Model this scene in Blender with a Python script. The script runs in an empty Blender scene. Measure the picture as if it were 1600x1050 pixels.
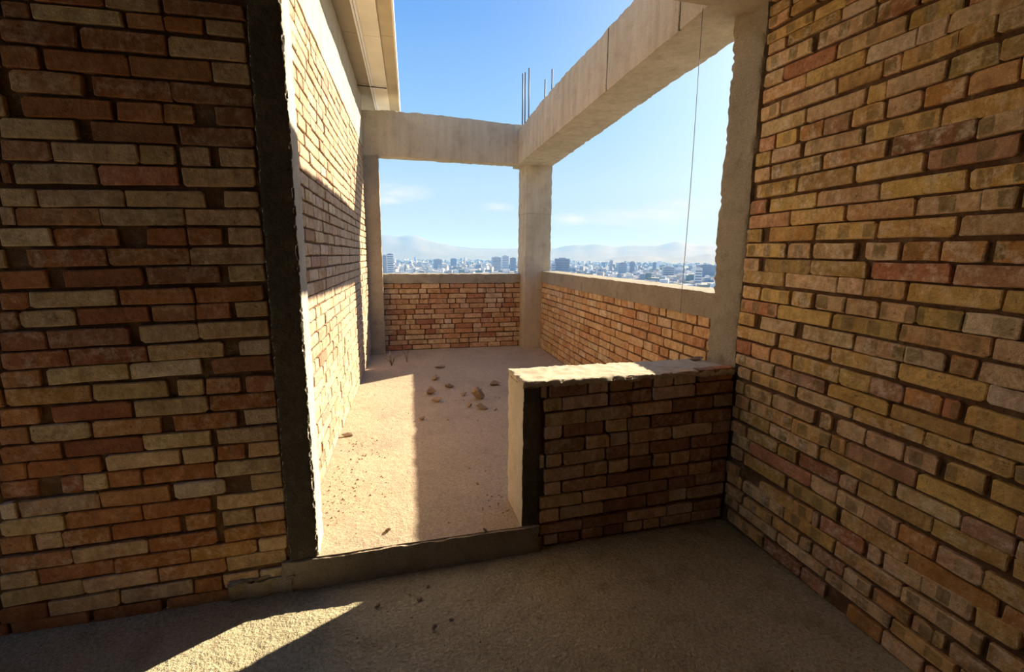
import bpy, bmesh, math, random
from mathutils import Vector, Matrix, noise as mnoise

random.seed(11)
scene = bpy.context.scene
col = scene.collection

# ------------------------------------------------------------------ camera
S = 0.87                                  # metres per calibration unit
F_PX, HY, VX, ROLL = 728.65, 399.304, 599.872, 0.0096
EYE = Vector((0.0, 0.0, 1.6 * S))
_h = 525 - HY
_p = math.atan(_h / F_PX)
_yaw = math.atan((800 - VX) / math.hypot(F_PX, _h))
FW = Vector((math.sin(_yaw) * math.cos(_p), math.cos(_yaw) * math.cos(_p), -math.sin(_p)))
_r = Vector((math.cos(_yaw), -math.sin(_yaw), 0))
_u = _r.cross(FW)
RT = _r * math.cos(ROLL) + _u * math.sin(ROLL)
UP = _u * math.cos(ROLL) - _r * math.sin(ROLL)

cam_data = bpy.data.cameras.new('camera')
cam = bpy.data.objects.new('camera', cam_data)
col.objects.link(cam)
cam_data.sensor_fit = 'HORIZONTAL'
cam_data.sensor_width = 36.0
cam_data.lens = 36.0 * F_PX / 1600.0
cam_data.clip_start = 0.05
cam_data.clip_end = 60000
cam.matrix_world = Matrix((
    (RT.x, UP.x, -FW.x, EYE.x),
    (RT.y, UP.y, -FW.y, EYE.y),
    (RT.z, UP.z, -FW.z, EYE.z),
    (0, 0, 0, 1)))
scene.camera = cam

# ------------------------------------------------------------------ view
scene.view_settings.view_transform = 'Standard'
scene.view_settings.look = 'None'
scene.view_settings.gamma = 1.0
scene.view_settings.use_curve_mapping = False
scene.view_settings.exposure = 0.47
scene.cycles.max_bounces = 16
scene.cycles.diffuse_bounces = 9

# ------------------------------------------------------------------ sun
SUN_DIR = Vector((-1.0, -0.57, -0.588)).normalized()      # direction the light travels
sun_data = bpy.data.lights.new('sun', 'SUN')
sun_data.energy = 10.8
sun_data.angle = math.radians(0.6)
sun_data.color = (1.0, 0.87, 0.655)
sun = bpy.data.objects.new('sun', sun_data)
col.objects.link(sun)
sun.location = (30, 20, 20)
sun.rotation_euler = SUN_DIR.to_track_quat('-Z', 'Y').to_euler()

def lin(r, g, b):
    f = lambda c: (c / 255 / 12.92) if c / 255 <= 0.04045 else ((c / 255 + 0.055) / 1.055) ** 2.4
    return (f(r), f(g), f(b), 1.0)

def pix(x, y):
    return (FW * F_PX + RT * (x - 800) - UP * (y - 525)).normalized()

# ------------------------------------------------------------------ sky
def build_world():
    w = bpy.data.worlds.new('sky'); scene.world = w; w.use_nodes = True
    nt = w.node_tree; nt.nodes.clear()
    N = lambda t: nt.nodes.new(t); L = nt.links.new
    out = N('ShaderNodeOutputWorld'); bg = N('ShaderNodeBackground')
    L(bg.outputs[0], out.inputs[0])
    tc = N('ShaderNodeTexCoord')
    nrm = N('ShaderNodeVectorMath'); nrm.operation = 'NORMALIZE'
    L(tc.outputs['Generated'], nrm.inputs[0])
    sep = N('ShaderNodeSeparateXYZ'); L(nrm.outputs[0], sep.inputs[0])
    ramp = N('ShaderNodeValToRGB'); L(sep.outputs['Z'], ramp.inputs[0])
    e = ramp.color_ramp.elements
    e[0].position = 0.0; e[0].color = lin(188, 211, 229)
    e[1].position = 1.0; e[1].color = lin(74, 128, 205)
    for pos, c in ((0.06, lin(192, 217, 235)), (0.14, lin(184, 217, 243)), (0.26, lin(150, 199, 247)),
                   (0.42, lin(114, 170, 240)), (0.62, lin(92, 148, 226))):
        n = e.new(pos); n.color = c
    # brighter aureole around the sun
    dot = N('ShaderNodeVectorMath'); dot.operation = 'DOT_PRODUCT'
    L(nrm.outputs[0], dot.inputs[0]); dot.inputs[1].default_value = tuple(-SUN_DIR)
    mx = N('ShaderNodeMath'); mx.operation = 'MAXIMUM'; L(dot.outputs['Value'], mx.inputs[0]); mx.inputs[1].default_value = 0
    pw = N('ShaderNodeMath'); pw.operation = 'POWER'; L(mx.outputs[0], pw.inputs[0]); pw.inputs[1].default_value = 10
    halo = N('ShaderNodeMixRGB'); halo.blend_type = 'ADD'
    L(pw.outputs[0], halo.inputs[0]); L(ramp.outputs[0], halo.inputs[1]); halo.inputs[2].default_value = (0.9, 0.85, 0.7, 1)
    # thin low clouds
    mp = N('ShaderNodeMapping'); mp.vector_type = 'POINT'; mp.inputs['Scale'].default_value = (5, 5, 26)
    L(nrm.outputs[0], mp.inputs[0])
    nz = N('ShaderNodeTexNoise'); nz.inputs['Scale'].default_value = 1.9; nz.inputs['Detail'].default_value = 7
    nz.inputs['Roughness'].default_value = 0.55
    L(mp.outputs[0], nz.inputs['Vector'])
    total = None
    for (x, y, sx, sy) in ((622, 299, 0.042, 0.012), (606, 312, 0.02, 0.006), (772, 324, 0.025, 0.006), (1010, 338, 0.085, 0.012),
                           (893, 342, 0.03, 0.008), (1085, 318, 0.05, 0.007)):
        d = pix(x, y)
        sub = N('ShaderNodeVectorMath'); sub.operation = 'SUBTRACT'; L(nrm.outputs[0], sub.inputs[0]); sub.inputs[1].default_value = tuple(d)
        sc = N('ShaderNodeVectorMath'); sc.operation = 'MULTIPLY'; L(sub.outputs[0], sc.inputs[0])
        sc.inputs[1].default_value = (1 / sx, 1 / sx, 1 / sy)
        ln = N('ShaderNodeVectorMath'); ln.operation = 'LENGTH'; L(sc.outputs[0], ln.inputs[0])
        mr = N('ShaderNodeMapRange'); L(ln.outputs['Value'], mr.inputs[0])
        mr.inputs[1].default_value = 1.9; mr.inputs[2].default_value = 0.0
        if total is None: total = mr.outputs[0]
        else:
            a = N('ShaderNodeMath'); a.operation = 'MAXIMUM'; L(total, a.inputs[0]); L(mr.outputs[0], a.inputs[1]); total = a.outputs[0]
    cm = N('ShaderNodeMapRange'); L(nz.outputs[0], cm.inputs[0]); cm.inputs[1].default_value = 0.30; cm.inputs[2].default_value = 0.56
    mul = N('ShaderNodeMath'); mul.operation = 'MULTIPLY'; L(total, mul.inputs[0]); L(cm.outputs[0], mul.inputs[1])
    mul2 = N('ShaderNodeMath'); mul2.operation = 'MULTIPLY'; L(mul.outputs[0], mul2.inputs[0]); mul2.inputs[1].default_value = 1.0; mul2.use_clamp = True
    cl = N('ShaderNodeMixRGB'); L(mul2.outputs[0], cl.inputs[0]); L(halo.outputs[0], cl.inputs[1]); cl.inputs[2].default_value = lin(238, 242, 246)
    L(cl.outputs[0], bg.inputs['Color']); bg.inputs['Strength'].default_value = 0.77
build_world()

# ------------------------------------------------------------------ calibrated dimensions (metres)
Y0 = 2.2106 * S          # room side of the front wall
X0 = 1.9491 * S          # room side of the right wall
ZT = 0.1611 * S          # terrace floor
YF = 7.1549 * S          # inner face of the far parapet
K = 0.0503               # terrace runs slightly askew of the room
XL = -0.475 * S          # terrace left wall (at Y0)
XP = 2.0995 * S          # terrace right parapet, inner face (at Y0)
ZLOW = 0.9632 * S
XJ = 0.66 * S            # doorway jamb of the low wall
XCL, XCR = -0.426, -0.312   # doorway column
ZB, ZBT = 2.9205 * S, 3.4069 * S
XBI, XBO = 1.7035 * S, 2.1242 * S
ZP, ZP2 = 1.145, 1.19
ZLB, ZLT = 3.0089 * S, 3.6777 * S
TA = math.atan(K)
CEIL = 2.86
def tx(xp, y): return xp + K * (y - Y0)

def hit_x(x, y, X):
    d = pix(x, y); t = (X - EYE.x) / d.x; return EYE + d * t
def hit_y(x, y, Y):
    d = pix(x, y); t = (Y - EYE.y) / d.y; return EYE + d * t
def hit_z(x, y, Z):
    d = pix(x, y); t = (Z - EYE.z) / d.z; return EYE + d * t

# ------------------------------------------------------------------ materials
def new_mat(name):
    m = bpy.data.materials.new(name); m.use_nodes = True
    nt = m.node_tree; nt.nodes.clear()
    out = nt.nodes.new('ShaderNodeOutputMaterial'); b = nt.nodes.new('ShaderNodeBsdfPrincipled')
    nt.links.new(b.outputs[0], out.inputs[0])
    b.inputs['Roughness'].default_value = 0.9
    b.inputs['Specular IOR Level'].default_value = 0.2
    return m, nt, b

def noise_node(nt, vec, scale, detail=4, rough=0.55):
    n = nt.nodes.new('ShaderNodeTexNoise'); n.inputs['Scale'].default_value = scale
    n.inputs['Detail'].default_value = detail; n.inputs['Roughness'].default_value = rough
    if vec is not None: nt.links.new(vec, n.inputs['Vector'])
    return n.outputs[0]

def rng_node(nt, val, a, b, c=0.0, d=1.0):
    n = nt.nodes.new('ShaderNodeMapRange'); nt.links.new(val, n.inputs[0])
    n.inputs[1].default_value = a; n.inputs[2].default_value = b; n.inputs[3].default_value = c; n.inputs[4].default_value = d
    return n.outputs[0]

def mix_node(nt, fac, a, b, mode='MIX'):
    n = nt.nodes.new('ShaderNodeMixRGB'); n.blend_type = mode
    for i, v in ((0, fac), (1, a), (2, b)):
        if isinstance(v, (int, float)): n.inputs[i].default_value = v
        elif isinstance(v, tuple): n.inputs[i].default_value = v
        else: nt.links.new(v, n.inputs[i])
    return n.outputs[0]

def math_node(nt, op, a, b=None):
    n = nt.nodes.new('ShaderNodeMath'); n.operation = op
    for i, v in ((0, a), (1, b)):
        if v is None: continue
        if isinstance(v, (int, float)): n.inputs[i].default_value = v
        else: nt.links.new(v, n.inputs[i])
    return n.outputs[0]

def bump_node(nt, b, height, strength, dist, prev=None):
    n = nt.nodes.new('ShaderNodeBump'); n.inputs['Strength'].default_value = strength; n.inputs['Distance'].default_value = dist
    nt.links.new(height, n.inputs['Height'])
    if prev is not None: nt.links.new(prev, n.inputs['Normal'])
    nt.links.new(n.outputs[0], b.inputs['Normal'])
    return n.outputs[0]

def brick_mat(name, band=0.0, bloom=0.3, bandcol=(0.24, 0.18, 0.075, 1)):
    """each brick's own colour comes from its object colour; kiln bands, bloom and grain on top"""
    m, nt, b = new_mat(name)
    oi = nt.nodes.new('ShaderNodeObjectInfo'); tc = nt.nodes.new('ShaderNodeTexCoord')
    add = nt.nodes.new('ShaderNodeVectorMath'); add.operation = 'ADD'
    nt.links.new(tc.outputs['Object'], add.inputs[0])
    sc = nt.nodes.new('ShaderNodeVectorMath'); sc.operation = 'SCALE'
    nt.links.new(oi.outputs['Location'], sc.inputs[0]); sc.inputs['Scale'].default_value = 13.7
    nt.links.new(sc.outputs[0], add.inputs[1])
    v = add.outputs[0]
    c = oi.outputs['Color']
    big = rng_node(nt, noise_node(nt, v, 11, 3), 0.35, 0.7)
    c = mix_node(nt, math_node(nt, 'MULTIPLY', big, 0.75), c, mix_node(nt, 1.0, c, (0.66, 0.52, 0.42, 1), 'MULTIPLY'))
    if band > 0:
        sep = nt.nodes.new('ShaderNodeSeparateXYZ'); nt.links.new(tc.outputs['Object'], sep.inputs[0])
        warp = math_node(nt, 'MULTIPLY', noise_node(nt, v, 18, 2), 0.012)
        x = math_node(nt, 'ADD', sep.outputs['X'], warp)
        off = math_node(nt, 'MULTIPLY', oi.outputs['Random'], 7.3)
        x = math_node(nt, 'ADD', math_node(nt, 'MULTIPLY', x, 2 * math.pi / 0.098), off)
        s = math_node(nt, 'SINE', x)
        s = rng_node(nt, s, -0.05, 0.35)
        # vertical falloff so that the marks look like dark rectangles with a pale rim
        z = math_node(nt, 'ABSOLUTE', math_node(nt, 'ADD', sep.outputs['Z'], math_node(nt, 'MULTIPLY', math_node(nt, 'SUBTRACT', noise_node(nt, v, 30, 2), 0.5), 0.012)))
        zf = rng_node(nt, z, 0.027, 0.016)
        patch = rng_node(nt, math_node(nt, 'MULTIPLY', s, zf), 0.25, 0.6)
        per = rng_node(nt, math_node(nt, 'FRACT', math_node(nt, 'MULTIPLY', oi.outputs['Random'], 17.0)), 0.25, 0.75)
        patch = math_node(nt, 'MULTIPLY', math_node(nt, 'MULTIPLY', patch, per), band)
        patch = math_node(nt, 'MULTIPLY', patch, rng_node(nt, noise_node(nt, v, 14, 2), 0.3, 0.6, 0.45, 1.0))
        c = mix_node(nt, patch, c, bandcol)
    eff = rng_node(nt, noise_node(nt, v, 24, 6, 0.7), 0.47, 0.68)
    pr = rng_node(nt, math_node(nt, 'FRACT', math_node(nt, 'MULTIPLY', oi.outputs['Random'], 29.0)), 0.1, 0.8)
    c = mix_node(nt, math_node(nt, 'MULTIPLY', math_node(nt, 'MULTIPLY', eff, pr), bloom), c, (0.74, 0.62, 0.47, 1))
    drk = rng_node(nt, noise_node(nt, v, 52, 5, 0.65), 0.60, 0.70)
    c = mix_node(nt, math_node(nt, 'MULTIPLY', drk, 0.55), c, (0.11, 0.06, 0.03, 1))
    fine = math_node(nt, 'MULTIPLY', rng_node(nt, noise_node(nt, v, 260, 3), 0.3, 0.7, 0.84, 1.12), rng_node(nt, noise_node(nt, v, 48, 5, .7), 0.3, 0.7, 0.74, 1.2))
    c = mix_node(nt, 1.0, c, fine, 'MULTIPLY')
    nt.links.new(c, b.inputs['Base Color'])
    h = math_node(nt, 'ADD', noise_node(nt, v, 70, 5, 0.6), math_node(nt, 'MULTIPLY', noise_node(nt, v, 380, 3), 0.35))
    bump_node(nt, b, h, 0.8, 0.007)
    return m

def rough_mat(name, c1, c2, c3=None, s1=2.2, s2=9.0, fine=120, bump=0.5, bd=0.01, streak=0.0, spots=0.0, grit=0.12):
    m, nt, b = new_mat(name)
    tc = nt.nodes.new('ShaderNodeTexCoord'); v = tc.outputs['Object']
    f = rng_node(nt, noise_node(nt, v, s1, 5, 0.6), 0.34, 0.68)
    c = mix_node(nt, f, c1, c2)
    if c3 is not None:
        c = mix_node(nt, rng_node(nt, noise_node(nt, v, s2, 5, 0.6), 0.5, 0.78), c, c3)
    if streak > 0:
        mp = nt.nodes.new('ShaderNodeMapping'); mp.inputs['Scale'].default_value = (14, 14, 1.3); nt.links.new(v, mp.inputs[0])
        st = rng_node(nt, noise_node(nt, mp.outputs[0], 1.0, 4), 0.4, 0.75)
        c = mix_node(nt, math_node(nt, 'MULTIPLY', st, streak), c, mix_node(nt, 1.0, c, (0.62, 0.58, 0.52, 1), 'MULTIPLY'))
    if spots > 0:
        sp = rng_node(nt, noise_node(nt, v, 42, 2), 0.70, 0.76)
        c = mix_node(nt, math_node(nt, 'MULTIPLY', sp, spots), c, (0.09, 0.075, 0.055, 1))
    g = rng_node(nt, noise_node(nt, v, fine, 3, 0.7), 0.3, 0.7, 1 - grit, 1 + grit)
    c = mix_node(nt, 1.0, c, g, 'MULTIPLY')
    nt.links.new(c, b.inputs['Base Color'])
    h = math_node(nt, 'ADD', noise_node(nt, v, fine * 0.22, 5, 0.65), math_node(nt, 'MULTIPLY', noise_node(nt, v, fine, 4, 0.7), 0.5))
    bump_node(nt, b, h, bump, bd)
    return m

def plain_mat(name, c, rough=0.6, metal=0.0, var=0.12, sc=6.0):
    m, nt, b = new_mat(name)
    tc = nt.nodes.new('ShaderNodeTexCoord')
    f = rng_node(nt, noise_node(nt, tc.outputs['Object'], sc, 4), 0.3, 0.7, 1 - var, 1 + var)
    nt.links.new(mix_node(nt, 1.0, c, f, 'MULTIPLY'), b.inputs['Base Color'])
    b.inputs['Roughness'].default_value = rough; b.inputs['Metallic'].default_value = metal
    return m

M_BRICK_FRONT = brick_mat('brick_orange', 0.3, 0.42, (0.2, 0.1, 0.04, 1))
M_BRICK_RIGHT = brick_mat('brick_tan', 0.8, 0.75)
M_BRICK_LOW = brick_mat('brick_brown', 0.35, 0.4, (0.2, 0.12, 0.07, 1))
M_BRICK_FAR = brick_mat('brick_ochre', 0.4, 0.3, (0.3, 0.13, 0.05, 1))
M_MORTAR = rough_mat('mortar', (0.12, 0.062, 0.03, 1), (0.17, 0.095, 0.05, 1), (0.27, 0.19, 0.115, 1), 4, 16, 160, 0.8, 0.012)
M_SHELL = rough_mat('shell_render', (0.30, 0.21, 0.13, 1), (0.36, 0.26, 0.16, 1), (0.25, 0.175, 0.11, 1))
M_CONC = rough_mat('concrete', (0.48, 0.41, 0.29, 1), (0.58, 0.50, 0.365, 1), (0.41, 0.34, 0.24, 1), 1.8, 7, 90, 0.35, 0.006, streak=0.5, spots=0.35)
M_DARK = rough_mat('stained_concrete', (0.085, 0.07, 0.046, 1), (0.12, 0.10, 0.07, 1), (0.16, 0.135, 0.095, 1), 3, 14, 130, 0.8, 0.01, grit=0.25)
M_CEIL = rough_mat('slab_underside', (0.24, 0.20, 0.15, 1), (0.30, 0.26, 0.19, 1), (0.20, 0.16, 0.12, 1))
M_CONC_ROUGH = rough_mat('concrete_rough', (0.31, 0.265, 0.19, 1), (0.40, 0.345, 0.255, 1), (0.22, 0.18, 0.12, 1), 3, 12, 130, 0.8, 0.012, spots=0.6, grit=0.2)
M_PLASTER = rough_mat('cement_render', (0.46, 0.41, 0.33, 1), (0.56, 0.5, 0.4, 1), (0.40, 0.35, 0.27, 1), 3, 10, 140, 0.7, 0.008, spots=0.5, grit=0.15)
M_FLOOR = rough_mat('screed_floor', (0.42, 0.355, 0.215, 1), (0.53, 0.455, 0.30, 1), (0.31, 0.255, 0.15, 1), 1.4, 6, 75, 1.0, 0.02, spots=0.4, grit=0.3)
M_TFLOOR = rough_mat('terrace_screed', (0.43, 0.335, 0.225, 1), (0.49, 0.385, 0.265, 1), (0.355, 0.28, 0.20, 1), 0.9, 3.2, 90, 0.9, 0.010, spots=0.3, grit=0.25)
M_ROCK = rough_mat('rubble', (0.30, 0.215, 0.14, 1), (0.42, 0.32, 0.22, 1), (0.17, 0.12, 0.08, 1), 14, 40, 200, 0.7, 0.006)
M_STEEL = plain_mat('rebar_steel', (0.09, 0.075, 0.08, 1), 0.6, 0.6)
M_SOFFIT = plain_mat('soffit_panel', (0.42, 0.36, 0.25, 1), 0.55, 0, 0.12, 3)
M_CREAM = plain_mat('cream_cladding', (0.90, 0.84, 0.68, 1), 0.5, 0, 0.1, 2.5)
M_WHITE = plain_mat('white_metal', (0.93, 0.92, 0.88, 1), 0.4, 0, 0.04)
M_TAN = plain_mat('tan_cladding', (0.56, 0.48, 0.32, 1), 0.55, 0, 0.12, 3)
M_WIRE = plain_mat('wire', (0.30, 0.29, 0.29, 1), 0.5, 0.2)
M_TWIG = plain_mat('dry_stem', (0.22, 0.15, 0.09, 1), 0.8)

# ------------------------------------------------------------------ mesh helpers
def tag(o, label=None, cat=None, group=None, kind=None):
    if label: o['label'] = label
    if cat: o['category'] = cat
    if group: o['group'] = group
    if kind: o['kind'] = kind
    return o

def link(name, verts, faces, mat, parent=None, smooth=False):
    me = bpy.data.meshes.new(name); me.from_pydata(verts, [], faces); me.materials.append(mat); me.update()
    if smooth:
        me.polygons.foreach_set('use_smooth', [True] * len(me.polygons))
    o = bpy.data.objects.new(name, me); col.objects.link(o)
    if parent is not None: o.parent = parent
    return o

def rough_box(name, b, mat, cell=0.03, amp=0.004, freq=9.0, parent=None, fn=None, smooth=True, chip=0.0):
    """box with every face gridded and displaced by noise, so that its arrises come out uneven"""
    x0, x1, y0, y1, z0, z1 = b
    n = [max(1, int(round((q - p) / cell))) for p, q in ((x0, x1), (y0, y1), (z0, z1))]
    idx, verts, faces = {}, [], []
    def vid(i, j, k_):
        key = (i, j, k_)
        if key in idx: return idx[key]
        p = Vector((x0 + (x1 - x0) * i / n[0], y0 + (y1 - y0) * j / n[1], z0 + (z1 - z0) * k_ / n[2]))
        d = mnoise.noise_vector(p * freq) * amp + mnoise.noise_vector(p * freq * 4.3 + Vector((7, 3, 1))) * amp * 0.5
        if chip > 0:
            edge = (i in (0, n[0])) + (j in (0, n[1])) + (k_ in (0, n[2]))
            if edge >= 2:
                c = Vector(((x0 + x1) / 2, (y0 + y1) / 2, (z0 + z1) / 2))
                inward = Vector((0, 0, 0))
                if i in (0, n[0]): inward.x = 1 if i == 0 else -1
                if j in (0, n[1]): inward.y = 1 if j == 0 else -1
                if k_ in (0, n[2]): inward.z = 1 if k_ == 0 else -1
                a = max(0.1, .5 * mnoise.noise(p * 14.0) + 0.9 * mnoise.noise(p * 57.0) + 0.3)
                d += inward * chip * a
        p = p + d
        if fn: p = fn(p)
        idx[key] = len(verts); verts.append(tuple(p)); return idx[key]
    def quad(a, b_, c, d): faces.append((a, b_, c, d))
    for i in range(n[0]):
        for j in range(n[1]):
            quad(vid(i, j, 0), vid(i, j + 1, 0), vid(i + 1, j + 1, 0), vid(i + 1, j, 0))
            quad(vid(i, j, n[2]), vid(i + 1, j, n[2]), vid(i + 1, j + 1, n[2]), vid(i, j + 1, n[2]))
    for i in range(n[0]):
        for k_ in range(n[2]):
            quad(vid(i, 0, k_), vid(i + 1, 0, k_), vid(i + 1, 0, k_ + 1), vid(i, 0, k_ + 1))
            quad(vid(i, n[1], k_), vid(i, n[1], k_ + 1), vid(i + 1, n[1], k_ + 1), vid(i + 1, n[1], k_))
    for j in range(n[1]):
        for k_ in range(n[2]):
            quad(vid(0, j, k_), vid(0, j, k_ + 1), vid(0, j + 1, k_ + 1), vid(0, j + 1, k_))
            quad(vid(n[0], j, k_), vid(n[0], j + 1, k_), vid(n[0], j + 1, k_ + 1), vid(n[0], j, k_ + 1))
    o = link(name, verts, faces, mat, parent)
    if smooth:
        o.data.polygons.foreach_set('use_smooth', [True] * len(o.data.polygons))
        try: o.data.set_sharp_from_angle(angle=math.radians(50))
        except Exception: pass
    return o

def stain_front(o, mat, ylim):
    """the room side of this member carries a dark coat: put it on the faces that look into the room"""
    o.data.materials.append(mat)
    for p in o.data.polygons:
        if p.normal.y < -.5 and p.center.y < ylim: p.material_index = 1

def shear(p): return Vector((p.x + K * (p.y - Y0), p.y, p.z))

def box_data(x0, x1, y0, y1, z0, z1):
    v = [(x0, y0, z0), (x1, y0, z0), (x1, y1, z0), (x0, y1, z0), (x0, y0, z1), (x1, y0, z1), (x1, y1, z1), (x0, y1, z1)]
    f = [(0, 3, 2, 1), (4, 5, 6, 7), (0, 1, 5, 4), (1, 2, 6, 5), (2, 3, 7, 6), (3, 0, 4, 7)]
    return v, f
def box(name, b, mat, parent=None, fn=None):
    v, f = box_data(*b)
    if fn: v = [tuple(fn(Vector(p))) for p in v]
    return link(name, v, f, mat, parent)

def tube(name, pts, r, mat, parent=None, n=6):
    verts, faces = [], []
    for i, p in enumerate(pts):
        p = Vector(p)
        d = (Vector(pts[min(i + 1, len(pts) - 1)]) - Vector(pts[max(i - 1, 0)])).normalized()
        a = d.cross(Vector((1, 0, 0)) if abs(d.x) < 0.8 else Vector((0, 1, 0))).normalized(); b_ = d.cross(a)
        for q in range(n):
            t = 2 * math.pi * q / n; verts.append(tuple(p + (a * math.cos(t) + b_ * math.sin(t)) * r))
    for i in range(len(pts) - 1):
        for q in range(n):
            faces.append((i * n + q, i * n + (q + 1) % n, (i + 1) * n + (q + 1) % n, (i + 1) * n + q))
    faces.append(tuple(range(n))[::-1]); faces.append(tuple(range((len(pts) - 1) * n, len(pts) * n)))
    return link(name, verts, faces, mat, parent, smooth=True)

# ------------------------------------------------------------------ bricks
BRICK_H = 0.056
def brick_mesh(length, mat, rnd):
    """irregular brick: chipped ten-point outline, bevelled front, 48 triangles"""
    hx, hz = length / 2, BRICK_H / 2
    j = lambda s: rnd.uniform(-s, s)
    ca = [rnd.choice((0.002, 0.003, 0.004, 0.005, 0.011)) for _ in range(4)]
    out = [(-hx + ca[0], -hz + j(.0015)), (j(0.02), -hz + j(.003)), (hx - ca[1], -hz + j(.0015)), (hx + j(.002), -hz + ca[1] * .8),
           (hx + j(.002), hz - ca[2] * .8), (hx - ca[2], hz + j(.0015)), (j(0.02), hz + j(.0025)), (-hx + ca[3], hz + j(.0015)),
           (-hx + j(.002), hz - ca[3] * .8), (-hx + j(.002), -hz + ca[0] * .8)]
    n = len(out); bev = 0.003
    verts = []
    for x, z in out:
        verts.append((x - math.copysign(min(bev, abs(x)), x), j(.0012), z - math.copysign(bev, z)))
    for x, z in out: verts.append((x, bev, z))
    for x, z in out: verts.append((x, 0.05, z))
    faces = [tuple(range(n))]
    for r in range(2):
        for i in range(n):
            faces.append(((r * n + i), (r + 1) * n + i, (r + 1) * n + (i + 1) % n, r * n + (i + 1) % n))
    me = bpy.data.meshes.new('brick'); me.from_pydata(verts, [], faces); me.materials.append(mat); me.update()
    return me

BRICK_SETS = {}
def brick_set(mat):
    if mat.name not in BRICK_SETS:
        rnd = random.Random(len(BRICK_SETS) + 5)
        BRICK_SETS[mat.name] = {L: [brick_mesh(L, mat, rnd) for _ in range(6)] for L in (0.06, 0.11, 0.17, 0.24)}
    return BRICK_SETS[mat.name]

PAL = {
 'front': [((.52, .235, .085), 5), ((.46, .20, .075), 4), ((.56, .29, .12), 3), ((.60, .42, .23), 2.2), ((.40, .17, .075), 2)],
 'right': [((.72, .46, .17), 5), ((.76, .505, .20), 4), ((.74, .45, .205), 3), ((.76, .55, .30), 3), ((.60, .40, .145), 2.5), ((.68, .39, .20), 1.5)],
 'low': [((.47, .29, .175), 4), ((.36, .195, .115), 4), ((.58, .41, .27), 3), ((.68, .54, .40), 1.6)],
 'far': [((.62, .375, .18), 4), ((.69, .47, .25), 4), ((.56, .295, .14), 3), ((.71, .53, .31), 2), ((.45, .20, .095), 1.2)],
 'par': [((.70, .44, .21), 4), ((.75, .52, .27), 4), ((.66, .37, .175), 2), ((.73, .56, .33), 2)],
 'tleft': [((.54, .405, .27), 4), ((.58, .44, .295), 4), ((.47, .305, .21), 1.6), ((.60, .475, .33), 3)],
}
CODES = {'c': (.68, .49, .26), 'w': (.75, .59, .40), 'r': (.60, .28, .14), 'd': (.42, .21, .11), 'o': (.60, .32, .11),
         'p': (.55, .32, .19), 'y': (.75, .505, .18), 'k': (.75, .52, .29), 'g': (.58, .40, .145)}

def jitter_col(c, rnd, s=0.1):
    f = 1 + rnd.uniform(-s, s)
    return (c[0] * f, c[1] * f * (1 + rnd.uniform(-.04, .04)), c[2] * f * (1 + rnd.uniform(-.08, .08)), 1)

def lay_bricks(parent, origin, rot, bricks, mat, pal, rnd, limit=None):
    """bricks: (u centre, z centre, width, height, code, tilt). u runs along the wall, the wall faces local -y"""
    sets = brick_set(mat)
    ux = Vector((math.cos(rot), math.sin(rot), 0)); uy = Vector((-math.sin(rot), math.cos(rot), 0))
    cols, wts = zip(*PAL[pal])
    rest_v, rest_f = [], []
    for n_, (u, z, w, h, code, tilt) in enumerate(bricks):
        base = min(sets, key=lambda L: abs(L - w))
        me = rnd.choice(sets[base])
        prot = rnd.uniform(-0.003, 0.004)
        pos = Vector(origin) + ux * u + Vector((0, 0, z)) + uy * prot
        sx, sz = w / base, h / BRICK_H
        if limit is not None and n_ >= limit:
            b0 = len(rest_v)
            for v in me.vertices:
                q = Vector((v.co.x * sx, v.co.y, v.co.z * sz)); rest_v.append(tuple(pos + ux * q.x + uy * q.y + Vector((0, 0, q.z))))
            for p in me.polygons: rest_f.append(tuple(b0 + i for i in p.vertices))
            continue
        o = bpy.data.objects.new('brick', me); col.objects.link(o); o.parent = parent
        o.location = pos
        flip = rnd.random() < 0.5
        o.rotation_euler = (rnd.uniform(-.008, .008), -tilt + rnd.uniform(-.006, .006) + (math.pi if flip else 0), rot)
        o.rotation_euler.rotate_axis('Z', rnd.uniform(-.012, .012))
        o.scale = (sx, 1, sz)
        c = CODES[code] if code in CODES else rnd.choices(cols, wts)[0]
        o.color = jitter_col(c, rnd)
    if rest_v:
        o = link('distant_bricks', rest_v, rest_f, mat, parent); o['kind'] = 'stuff'
        o.color = jitter_col(cols[0], rnd)

def random_courses(u0, u1, z0, z1, pitch, rnd, gap=0.010):
    out = []
    n = int(round((z1 - z0) / pitch)); pitch = (z1 - z0) / n
    for r in range(n):
        zc = z0 + (r + .5) * pitch + rnd.uniform(-.002, .002)
        u = u0 + (rnd.uniform(-.2, 0) if True else 0)
        while u < u1:
            w = rnd.choices((.235, .115, .17, .09, .075), (6, 2.6, 1.4, .7, .3))[0] + rnd.uniform(-.008, .008)
            a, b_ = max(u, u0), min(u + w, u1)
            g = gap + abs(rnd.gauss(0, .004))
            if b_ - a > .035: out.append(((a + b_) / 2, zc, b_ - a, pitch - .011 + rnd.uniform(-.003, .003), '', rnd.uniform(-.004, .004)))
            u += w + g
    return out

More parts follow.
